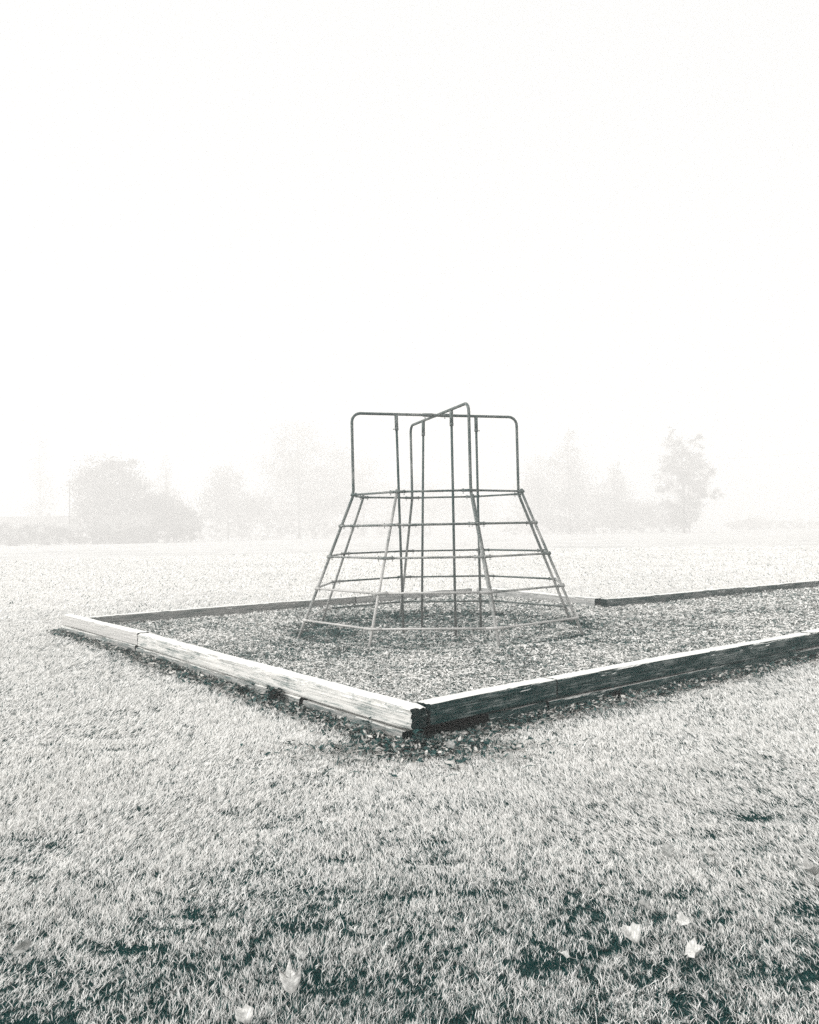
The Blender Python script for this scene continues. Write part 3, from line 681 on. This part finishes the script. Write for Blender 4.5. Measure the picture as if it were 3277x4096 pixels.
# ------------------------------------------------------------------ climbing frame
def build_climber():
    rot = -0.0892; Rt, Rb = 1.2075, 1.9792
    zr = [0.4442+EYE, 0.0297+EYE, -0.373+EYE, -0.7864+EYE, -1.1931+EYE]
    z_foot = 0.1; ztop = 1.5418+EYE; lx = -0.0053
    root = empty('climbing_frame', (CX, CY, 0.1))
    tag(root, 'octagonal weathered steel pipe climbing frame with two crossed hoops on the wood chip bed', 'climbing frame')
    def ang(i): return rot-math.pi*5/8+i*math.pi/4
    def rad(z): return Rt+(Rb-Rt)*(zr[0]-z)/(zr[0]-z_foot)
    def P(i, z, extra=0.0):
        r = (rad(z) if z < zr[0] else Rt)+extra; a = ang(i)
        return Vector((r*math.cos(a)+lx*(z-z_foot), r*math.sin(a), z-0.1))
    def C(x, y, z): return Vector((x+lx*(z-z_foot), y, z-0.1))
    def part(name, geo, mat, par=root, smooth=True):
        return mesh_obj(name, geo[0], geo[1], mat, par, smooth=smooth)
    # two bent hoops: up one leg, over the top, down the opposite leg
    def hoop(i, j, mat):
        pts = []
        def down(k):
            return [P(k, -0.10), P(k, 0.5), P(k, 1.0), P(k, 1.5), P(k, zr[0]-0.10), P(k, zr[0]-0.03)+Vector((0, 0, 0)), P(k, zr[0]+0.06), P(k, zr[0]+0.4), P(k, ztop-0.13)]
        def arc(k):
            c = ang(k); res = []
            cr = 0.12; zc = ztop-cr
            for s in range(1, 7):
                t = math.pi/2*s/6
                r = Rt-cr+cr*math.cos(t); z = zc+cr*math.sin(t)
                res.append(Vector((r*math.cos(c)+lx*(z-z_foot), r*math.sin(c), z-0.1)))
            return res
        pts = down(i)+arc(i)+list(reversed(arc(j)))+list(reversed(down(j)))
        return part('hoop', tube_geo(pts, 0.0195, 12), mat)
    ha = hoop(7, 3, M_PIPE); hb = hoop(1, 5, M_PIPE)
    # saddle joint where the hoops cross
    ca = ang(3); cd = Vector((math.cos(ca), math.sin(ca), 0)); top = C(0, 0, ztop)
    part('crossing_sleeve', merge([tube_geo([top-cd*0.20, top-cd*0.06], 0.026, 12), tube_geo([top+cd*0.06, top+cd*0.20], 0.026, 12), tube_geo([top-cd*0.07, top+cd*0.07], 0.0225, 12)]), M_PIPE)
    def bolt_geo(p, d, ln=0.03, r=0.006):
        return merge([tube_geo([p, p+d*ln], r*0.6, 6), tube_geo([p+d*(ln-0.008), p+d*ln], r*1.2, 6)])
    for s in (-0.17, -0.09, 0.12):
        part('bolt', bolt_geo(top+cd*s, Vector((0, 0, -1)), 0.045, 0.008), M_PIPE_D)
    # the other four legs
    for i in (0, 2, 4, 6):
        t = P(i, zr[0]+0.035); pts = [P(i, -0.10), P(i, 0.6), P(i, 1.2), P(i, zr[0]-0.02), t]
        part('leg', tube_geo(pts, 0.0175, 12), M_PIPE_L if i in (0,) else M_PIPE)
    # rungs and sleeves
    for ri, z in enumerate(zr):
        ex = 0.030
        for i in range(8):
            a, b = P(i, z, ex), P((i+1) % 8, z, ex)
            d = (b-a).normalized()
            mid = a.lerp(b, 0.5)
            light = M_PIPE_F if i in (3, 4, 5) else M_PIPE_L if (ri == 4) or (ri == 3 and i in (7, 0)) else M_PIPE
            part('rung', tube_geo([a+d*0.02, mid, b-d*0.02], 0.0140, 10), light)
            # sleeve wraps round the corner
            pa = (P((i-1) % 8, z, ex)-a).normalized()
            sl = tube_geo([a+pa*0.125, a+pa*0.03, a+d*0.03, a+d*0.125], 0.0185, 10)
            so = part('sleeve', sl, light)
            up = Vector((0, 0, 1))
            for dd in (pa, d):
                part('bolt', bolt_geo(a+dd*0.105-up*0.012, -up, 0.028, 0.0065), M_PIPE_D, so)
                part('bolt', bolt_geo(a+dd*0.105+up*0.012, up, 0.014, 0.0065), M_PIPE_D, so)
            # U strap round the leg
            la = P(i, z); out = (a-la).normalized()
            part('strap', tube_geo([la-out*0.012+up*0.012, la+up*0.018, a+up*0.016, a-up*0.016, la-up*0.018, la-out*0.012-up*0.012], 0.006, 6), light, so)
    # four slim inner poles hung from the hoops, in sockets
    for k, (tx, ty, bx, by) in enumerate(((None, 7, -0.525, -0.17), (None, 3, 0.555, 0.18), (None, 1, 0.16, -0.57), (None, 5, -0.27, 0.57))):
        a = ang(ty); rt = 0.585
        tp = C(rt*math.cos(a), rt*math.sin(a), ztop-0.01); bt = C(bx, by, -0.03)
        po = part('pole', tube_geo([bt, bt.lerp(tp, 0.5), tp], 0.0170, 12), M_PIPE_D)
        d = (bt-tp).normalized()
        part('socket', merge([tube_geo([tp, tp+d*0.20], 0.0245, 12), tube_geo([tp+d*0.17, tp+d*0.21], 0.0265, 12)]), M_PIPE, po)
        q = tp+d*0.195; sd = Vector((math.cos(a), math.sin(a), 0))
        if abs(sd.x) < 0.5: sd = Vector((0, -1, 0)) if sd.y < 0 else Vector((0, 1, 0))
        part('bolt', bolt_geo(q+sd*0.02, sd, 0.03, 0.0075), M_PIPE_D, po)
build_climber()

# ------------------------------------------------------------------ fallen leaves, each its own thing
def leaf(x, y, size, kind, mat, yaw, pitch, rollr, curl, label, lift=0.045, seed=0):
    rs = random.Random(seed+50)
    if kind == 'maple':
        out = [(0, -0.46), (0.14, -0.44), (0.34, -0.36), (0.38, -0.18), (0.52, -0.02), (0.44, 0.14), (0.42, 0.34), (0.22, 0.36), (0.04, 0.56), (-0.20, 0.38), (-0.40, 0.36), (-0.42, 0.10), (-0.50, -0.04), (-0.40, -0.20), (-0.30, -0.38), (-0.12, -0.42)]
        out = [(px*rs.uniform(.78, 1.15), py*rs.uniform(.8, 1.1)) for px, py in out]
    elif kind == 'three':
        out = [(0, -0.6), (0.25, -0.45), (0.42, -0.05), (0.50, 0.50), (0.22, 0.18), (0.05, 0.40), (-0.06, 0.85), (-0.2, 0.35), (-0.34, 0.20), (-0.52, 0.42), (-0.48, 0.0), (-0.25, -0.45)]
    else:
        out = [(0.26*math.sin(t)*(1+0.12*math.sin(5*t)), -0.5*math.cos(t)) for t in [i*2*math.pi/14 for i in range(14)]]
    size *= 0.85; curl *= 1.15
    V = [(0, 0, 0)]; F = []
    n = len(out)
    rings = (0.33, 0.66, 1.0)
    for rr in rings:
        for (px, py) in out:
            px, py = px*rr*(1+rs.uniform(-.06, .06)), py*rr*(1+rs.uniform(-.06, .06))
            z = curl*(abs(px)**1.5*1.4+0.35*py*py)+rs.uniform(-0.06, 0.06)*rr+0.13*math.sin(py*6+px*7+seed)*rr
            V.append((px*size, py*size, z*size))
    for j in range(n): F.append((0, 1+j, 1+(j+1) % n))
    for k in range(2):
        for j in range(n): F.append((1+k*n+j, 1+(k+1)*n+j, 1+(k+1)*n+(j+1) % n, 1+k*n+(j+1) % n))
    o = mesh_obj('fallen_leaf', V, F, mat, smooth=True)
    sol = o.modifiers.new('thickness', 'SOLIDIFY'); sol.thickness = 0.0006
    size_ = size; z = float(ground_z(np.array(x), np.array(y)))+lift*0.95
    o.location = (x, y, z); o.rotation_euler = (pitch, rollr, yaw)
    tag(o, label, 'leaf', 'fallen leaves on the lawn')
    st = tube_geo([(0, -0.5*size, 0), (0.03*size, -0.75*size, 0.03*size), (0.10*size, -1.0*size, -0.02*size)], 0.0009, 5)
    mesh_obj('leaf_stalk', st[0], st[1], mat, o)
PL, GL, DL = M_PALELEAF, M_GREYLEAF, M_DARKLEAF
leaf(0.75, 2.96, .085, 'maple', PL, 0.5, 0.5, -0.25, 0.9, 'largest pale curled leaf, right of centre near the bottom of the lawn', .05, 1)
leaf(0.97, 3.05, .060, 'maple', PL, -0.9, 0.5, 0.2, 0.7, 'pale cupped leaf just up and right of the largest curled leaf', .05, 2)
leaf(1.09, 3.02, .042, 'oval', PL, 0.2, 0.9, 0.1, 0.8, 'small upright oval leaf right of the cupped leaf', .045, 3)
leaf(0.76, 3.31, .045, 'oval', PL, 1.1, 0.45, 0.2, 0.6, 'small rounded pale leaf above the largest curled leaf', .045, 4)
leaf(1.11, 3.72, .075, 'maple', GL, 0.1, 0.8, 0.0, 0.3, 'broad greyish leaf standing in the grass at the upper right', .05, 5)
leaf(1.28, 3.66, .070, 'maple', PL, 1.9, 0.35, -0.2, 0.9, 'flat pale leaf right of the broad greyish standing leaf', .045, 6)
leaf(1.33, 3.41, .062, 'oval', PL, 1.2, 0.35, 0.15, 0.6, 'narrow pale leaf lying slantwise near the right edge', .04, 7)
leaf(1.62, 3.46, .10, 'maple', PL, 2.0, 0.45, -0.2, 1.2, 'crumpled pale leaf at the right edge of the picture', .05, 8)
leaf(0.94, 2.86, .085, 'maple', PL, -1.5, 0.4, 0.15, 0.5, 'ragged pale leaf below the cupped leaf at lower right', .045, 9)
leaf(0.87, 3.21, .065, 'maple', GL, 0.9, 0.45, 0.1, 0.4, 'faint greyish leaf between the small rounded leaf and the cupped leaf', .04, 10)
leaf(-0.41, 2.70, .090, 'three', PL, 0.25, 0.85, 0.15, 0.12, 'upright three-pointed pale leaf at the bottom left of centre', .075, 11)
leaf(-0.22, 2.90, .055, 'oval', PL, 1.9, 0.4, 0.25, 0.9, 'small folded pale leaf at the bottom centre', .05, 12)
leaf(0.50, 2.86, .060, 'oval', PL, 1.5, 0.3, 0.1, 0.7, 'thin pale leaf lying over the dark hollow', .055, 13)
leaf(-0.53, 2.54, .075, 'maple', PL, 0.8, 0.5, 0.0, 0.4, 'pale leaf cut by the bottom edge of the picture', .05, 14)
leaf(-1.39, 2.96, .075, 'oval', GL, -0.5, 0.7, 0.9, 1.4, 'rolled leaf with a bright rim near the left edge', .05, 15)
leaf(0.60, 5.23, .10, 'oval', GL, -0.3, 0.8, 0.1, 0.4, 'pale upright leaf in the lawn in front of the right timber', .05, 16)
leaf(0.24, 5.56, .090, 'maple', GL, 0.4, 0.6, 0.1, 0.3, 'round greyish leaf lying in front of the nearest corner', .045, 17)
leaf(-1.46, 4.42, .042, 'oval', DL, 0.9, 0.7, 0.3, 1.2, 'small dark curled leaf on the left of the lawn', .035, 18)
leaf(0.58, 2.93, .050, 'oval', PL, 2.2, 0.3, 0.0, 0.5, 'slender pale leaf left of the largest curled leaf', .045, 19)
leaf(1.26, 3.12, .055, 'oval', PL, 0.5, 0.6, 0.8, 1.6, 'thin curled crescent leaf right of the upright oval leaf', .045, 20)
leaf(0.52, 3.62, .045, 'oval', PL, 1.3, 0.4, 0.1, 0.6, 'tiny pale leaf far up the lawn, left of the broad greyish leaf', .04, 21)

# ------------------------------------------------------------------ trees, hedges, houses in the fog
FD = 3331.9/1.9    # focal length in units of a 1725-wide picture, used once to lay the far row out
def gz(x, y): return float(ground_z(np.array(float(x)), np.array(float(y))))
def far_x(px, D, py=1100):
    u, v = px-862.5, py-1078; up = u*_cr+v*_sr
    return up/FD*D
def far_z(px, py, D):
    u, v = px-862.5, py-1078; vp = -u*_sr+v*_cr
    return EYE+(_sp-vp/FD*_cp)/(_cp+vp/FD*_sp)*D
FS = 1.75      # how much farther the misty row stands than its first layout
def crown_mesh(name, blobs, nleaf, lsz, mat, parent, seed, hollow=0.5):
    """leaf-sized faces gathered in clumps through the blobs' volume; blobs = (x,y,z,rx,ry,rz)"""
    r = np.random.default_rng(seed); Vs = []; Ts = []
    vol = np.array([b[3]*b[4]*b[5] for b in blobs])**0.8; vol /= vol.sum()
    C = []
    for b, w in zip(blobs, vol):
        ncl = max(8, int(230*w))
        d = r.normal(size=(ncl, 3)); d /= np.linalg.norm(d, axis=1)[:, None]
        rr = r.uniform(hollow*0.5, 1.0, ncl)**0.6
        cen = np.array(b[:3])+d*rr[:, None]*np.array(b[3:])
        per = int(nleaf*w/ncl)
        for c in cen:
            cs = r.uniform(0.16, 0.34)*min(b[3], b[5])
            p = c+r.normal(size=(per, 3))*cs*np.array([1, 1, 0.75]); C.append(p)
    C = np.concatenate(C); n = len(C)
    s = r.uniform(0.5, 1.0, n)*lsz
    a = r.normal(size=(n, 3)); a /= np.linalg.norm(a, axis=1)[:, None]
    b_ = r.normal(size=(n, 3)); b_ -= a*(a*b_).sum(1)[:, None]; b_ /= np.linalg.norm(b_, axis=1)[:, None]
    s = s[:, None]
    V = np.stack([C-a*s, C-b_*s*0.5, C+a*s, C+b_*s*0.5], 1).reshape(-1, 3)
    Q = (np.arange(n)*4)[:, None]+np.array([[0, 1, 2, 3]])
    return np_mesh(name, V, quads=Q, mat=mat, tone=np.repeat(r.random(n), 4), parent=parent)
def trunk_mesh(parent, h, r0, blobs, seed):
    rs = random.Random(seed); geos = [tube_geo([(0, 0, -0.2), (0.05, 0, h*0.25), (-0.05, 0.05, h*0.6), (0, 0, h*0.92)], [r0*1.2, r0, r0*0.6, r0*0.12], 9)]
    for k in range(12):
        b = rs.choice(blobs); z = rs.uniform(0.22, 0.7)*h
        e = (b[0]+rs.uniform(-.6, .6)*b[3], b[1]+rs.uniform(-.6, .6)*b[4], max(z+0.3, b[2]+rs.uniform(-.3, .5)*b[5]))
        m = ((e[0])*0.5, (e[1])*0.5, (z+e[2])*0.5-0.1*h*0.3)
        geos.append(tube_geo([(0, 0, z), m, e], [r0*0.4, r0*0.25, r0*0.06], 6))
    v, f = merge(geos); return mesh_obj('trunk', v, f, M_BARK, parent, smooth=True)
def tree(px, D, blobs_px, label, seed, nleaf=7000, lsz=0.3, trunk=True, name='tree', cat='tree', group='trees standing in the fog across the field', mat=None):
    """blobs in picture fractions: (px, py, half width, half height) at distance D"""
    D *= FS; x0 = far_x(px, D, 1100); g0 = gz(x0, D)
    root = empty(name, (x0, D, g0)); tag(root, label, cat, group)
    k = D/FD; bl = []
    for i, (bx, by, bw, bh) in enumerate(blobs_px):
        wx = far_x(bx, D, by)-x0; wz = far_z(bx, by, D)-g0
        rx, rz = bw*k, bh*k
        bl.append((wx, ((i*37) % 7-3)/3*rx*0.35, max(wz, rz*0.4), rx, rx*0.9, rz))
    H = max(b[2]+b[5] for b in bl)
    crown_mesh('crown', bl, nleaf, lsz*1.15, mat or M_CROWN, root, seed)
    if trunk: trunk_mesh(root, H, 0.011*H, bl, seed)
    return root
tree(240, 112, [(240, 1008, 66, 46), (185, 1045, 42, 50), (292, 1045, 52, 44), (235, 1080, 92, 42), (250, 988, 44, 24), (180, 1010, 30, 30)], 'broad dome-shaped tree on the left of the field', 1, 22000)
tree(352, 135, [(352, 985, 13, 28), (345, 1020, 18, 28), (358, 1050, 22, 30)], 'slender upright tree just right of the broad dome-shaped tree', 2, 2600, 0.2)
tree(365, 112, [(350, 1078, 42, 34), (385, 1098, 40, 30), (330, 1068, 28, 26)], 'low rounded bush-like tree right of the broad dome-shaped tree', 3, 10000)
tree(85, 160, [(85, 960, 22, 58), (90, 1030, 28, 50), (80, 1085, 40, 36)], 'very faint tall narrow tree at the far left', 4, 6000, 0.28)
tree(480, 135, [(480, 1018, 38, 40), (455, 1065, 36, 42), (508, 1075, 42, 40)], 'middling tree left of the tallest misty tree', 5, 11000)
tree(630, 142, [(622, 935, 50, 48), (585, 985, 50, 52), (672, 980, 54, 52), (630, 1045, 96, 58), (560, 1080, 56, 42), (705, 1085, 56, 42)], 'tallest and widest misty tree left of the climbing frame', 6, 26000, 0.3)
tree(765, 160, [(755, 1000, 58, 50), (740, 1045, 50, 48), (795, 1065, 54, 44)], 'faint tree behind the left of the climbing frame', 7, 10000, 0.32)
tree(905, 178, [(890, 1055, 64, 40), (950, 1070, 60, 34), (1010, 1075, 50, 32)], 'very faint low trees seen through the climbing frame', 8, 9000, 0.34)
tree(1200, 140, [(1200, 935, 24, 30), (1198, 975, 46, 40), (1180, 1030, 66, 48), (1235, 1035, 48, 44), (1200, 1080, 88, 40)], 'pointed tree just right of the climbing frame', 9, 18000, 0.28)
tree(1125, 152, [(1130, 1000, 30, 42), (1118, 1060, 40, 48)], 'faint tree partly behind the right of the climbing frame', 10, 7000, 0.3)
tree(1295, 140, [(1296, 990, 15, 24), (1296, 1025, 30, 30), (1300, 1070, 48, 40)], 'small conical tree between the pointed tree and the ragged tree', 11, 8000, 0.26)
tree(1440, 113, [(1412, 916, 9, 26), (1422, 945, 24, 28), (1470, 938, 17, 26), (1445, 972, 46, 26), (1418, 1000, 40, 22), (1480, 997, 34, 20), (1445, 1025, 56, 22), (1488, 1042, 34, 12), (1440, 1060, 42, 24), (1440, 1092, 36, 22)],
     'ragged layered tree standing clearest on the right of the field', 12, 24000, 0.2)
tree(1370, 135, [(1340, 1085, 40, 30), (1385, 1083, 38, 28), (1300, 1092, 38, 24)], 'low bushes left of the ragged layered tree', 13, 8000, 0.28, trunk=False, name='bush', cat='bush', group='bushes across the field')
tree(1590, 165, [(1560, 1105, 40, 9), (1590, 1100, 26, 14)], 'faint low bushes right of the ragged layered tree', 14, 2400, 0.3, trunk=False, name='bush', cat='bush', group='bushes across the field')

def hedge(px0, px1, D0, D1, ytop, label, seed, nl):
    D0 *= FS; D1 *= FS; x0, x1 = far_x(px0, D0), far_x(px1, D1); g0 = gz((x0+x1)/2, (D0+D1)/2)
    n = 26; blobs = []; rs = random.Random(seed)
    for i in range(n):
        t = (i+0.5)/n; D = D0+(D1-D0)*t; x = x0+(x1-x0)*t; px = px0+(px1-px0)*t
        h = max(0.8, far_z(px, ytop+rs.uniform(-5, 5), D)-g0); blobs.append((x-(x0+x1)/2, D-(D0+D1)/2, h*0.45, abs(x1-x0)/n*0.85, 1.0, h*0.52))
    root = crown_mesh('hedge', blobs, nl, 0.24, M_HEDGE, None, seed)
    root.location = ((x0+x1)/2, (D0+D1)/2, g0)
    tag(root, label, 'hedge')
hedge(-140, 420, 98, 106, 1100, 'long low hedge along the left edge of the field', 21, 26000)
hedge(420, 900, 138, 158, 1092, 'faint low hedge behind the left side of the climbing frame', 22, 16000)
hedge(1540, 1840, 172, 160, 1094, 'faint low hedge at the right edge of the field', 23, 9000)
hedge(1060, 1450, 150, 140, 1078, 'faint low hedge beneath the trees on the right', 24, 16000)

def house(px, D, w, dpt, hw, hr, label):
    D *= FS; w *= FS; dpt *= FS; hw *= 1.4; hr *= 1.5; x0 = far_x(px, D); root = empty('house', (x0, D, gz(x0, D))); tag(root, label, 'house', 'houses beyond the hedge')
    a, b = w/2, dpt/2
    V = [(-a, -b, 0), (a, -b, 0), (a, b, 0), (-a, b, 0), (-a, -b, hw), (a, -b, hw), (a, b, hw), (-a, b, hw), (-a, 0, hr-0.1), (a, 0, hr-0.1)]
    mesh_obj('wall', V, [(0, 1, 5, 4), (2, 3, 7, 6), (1, 2, 6, 9, 5), (3, 0, 4, 8, 7)], M_WALL, root)
    e = 0.5; t = 0.2
    V = []; F = []
    for s in (-1, 1):
        o = len(V); y0, y1 = s*(b+e), 0; z0 = hw-0.25
        V += [(-a-e, y0, z0), (a+e, y0, z0), (a+e, y1, hr), (-a-e, y1, hr), (-a-e, y0, z0+t), (a+e, y0, z0+t), (a+e, y1, hr+t), (-a-e, y1, hr+t)]
        F += [tuple(o+i for i in f) for f in ((0, 1, 2, 3), (4, 5, 6, 7), (0, 1, 5, 4), (1, 2, 6, 5), (3, 0, 4, 7))]
    rf = mesh_obj('roof', V, F, M_ROOF, root)
    cx_ = a*0.45
    V = [(cx_-.4, -.4, hr-0.6), (cx_+.4, -.4, hr-0.6), (cx_+.4, .4, hr-0.6), (cx_-.4, .4, hr-0.6), (cx_-.4, -.4, hr+0.9), (cx_+.4, -.4, hr+0.9), (cx_+.4, .4, hr+0.9), (cx_-.4, .4, hr+0.9)]
    mesh_obj('chimney', V, [(0, 1, 5, 4), (1, 2, 6, 5), (2, 3, 7, 6), (3, 0, 4, 7), (4, 5, 6, 7)], M_WALL, rf)
    for q in (-0.5, 0.0, 0.5):
        wx = q*w*0.62; V = [(wx-.7, -b-0.03, 1.0), (wx+.7, -b-0.03, 1.0), (wx+.7, -b-0.03, 2.2), (wx-.7, -b-0.03, 2.2), (wx-.7, -b+0.05, 1.0), (wx+.7, -b+0.05, 1.0), (wx+.7, -b+0.05, 2.2), (wx-.7, -b+0.05, 2.2)]
        mesh_obj('window', V, [(0, 1, 2, 3), (0, 4, 5, 1), (1, 5, 6, 2), (2, 6, 7, 3), (3, 7, 4, 0)], M_GLASSW, root)
house(60, 132, 14, 8, 2.8, 5.0, 'low house with a shallow roof at the far left behind the hedge')
house(272, 109, 6, 5, 2.2, 4.2, 'small gabled house in front of the broad dome-shaped tree')

def pole(px, D, h, label):
    D *= FS; h = h*FS; x0 = far_x(px, D); root = empty('utility_pole', (x0, D, gz(x0, D))); tag(root, label, 'utility pole', 'utility poles')
    v, f = tube_geo([(0, 0, -0.3), (0, 0, h*0.5), (0, 0, h)], [0.17, 0.15, 0.12], 10); mesh_obj('post', v, f, M_POLEW, root, smooth=True)
    v, f = merge([tube_geo([(-0.9, 0, h-0.5), (0.9, 0, h-0.5)], 0.06, 6)]+[tube_geo([(q, 0, h-0.45), (q, 0, h-0.28)], 0.04, 6) for q in (-.8, -.3, .3, .8)])
    mesh_obj('crossarm', v, f, M_POLEW, root)
    return (x0, D, h)
pole(147, 108, 8.4, 'thin pole at the left edge of the broad dome-shaped tree')
pa_ = pole(1452, 124, 10.2, 'pole hidden behind the ragged layered tree')
pb_ = Vector((108.5, 183, 18.0))
a_ = Vector((pa_[0]+0.8, pa_[1], pa_[2]-0.28)); pts = []
for i in range(25):
    t = i/24; p = a_.lerp(pb_, t); p.z -= 1.1*4*t*(1-t)*0.5; pts.append(p)
v, f = tube_geo(pts, 0.03, 5)
tag(mesh_obj('power_line', v, f, M_POLEW), 'faint sagging overhead wire on the right behind the ragged layered tree', 'wire')

# ------------------------------------------------------------------ fog
def fog(density):
    m = bpy.data.materials.new('fog'); m.use_nodes = True; nt = m.node_tree; nt.nodes.clear()
    pv = nt.nodes.new('ShaderNodeVolumePrincipled'); out = nt.nodes.new('ShaderNodeOutputMaterial')
    pv.inputs['Color'].default_value = (0.998, 0.989, 0.982, 1); pv.inputs['Density'].default_value = density
    pv.inputs['Anisotropy'].default_value = 0.15
    nt.links.new(pv.outputs[0], out.inputs['Volume'])
    x0, x1, y0, y1, z0, z1 = -470, 470, -20, 460, -4.0, 40.0
    V = [(x, y, z) for z in (z0, z1) for y in (y0, y1) for x in (x0, x1)]
    F = [(0, 2, 3, 1), (4, 5, 7, 6), (0, 1, 5, 4), (2, 6, 7, 3), (0, 4, 6, 2), (1, 3, 7, 5)]
    o = mesh_obj('haze', V, F, m)
    tag(o, 'thick white morning fog lying over the whole field', 'fog', kind='stuff')
fog(0.0075)
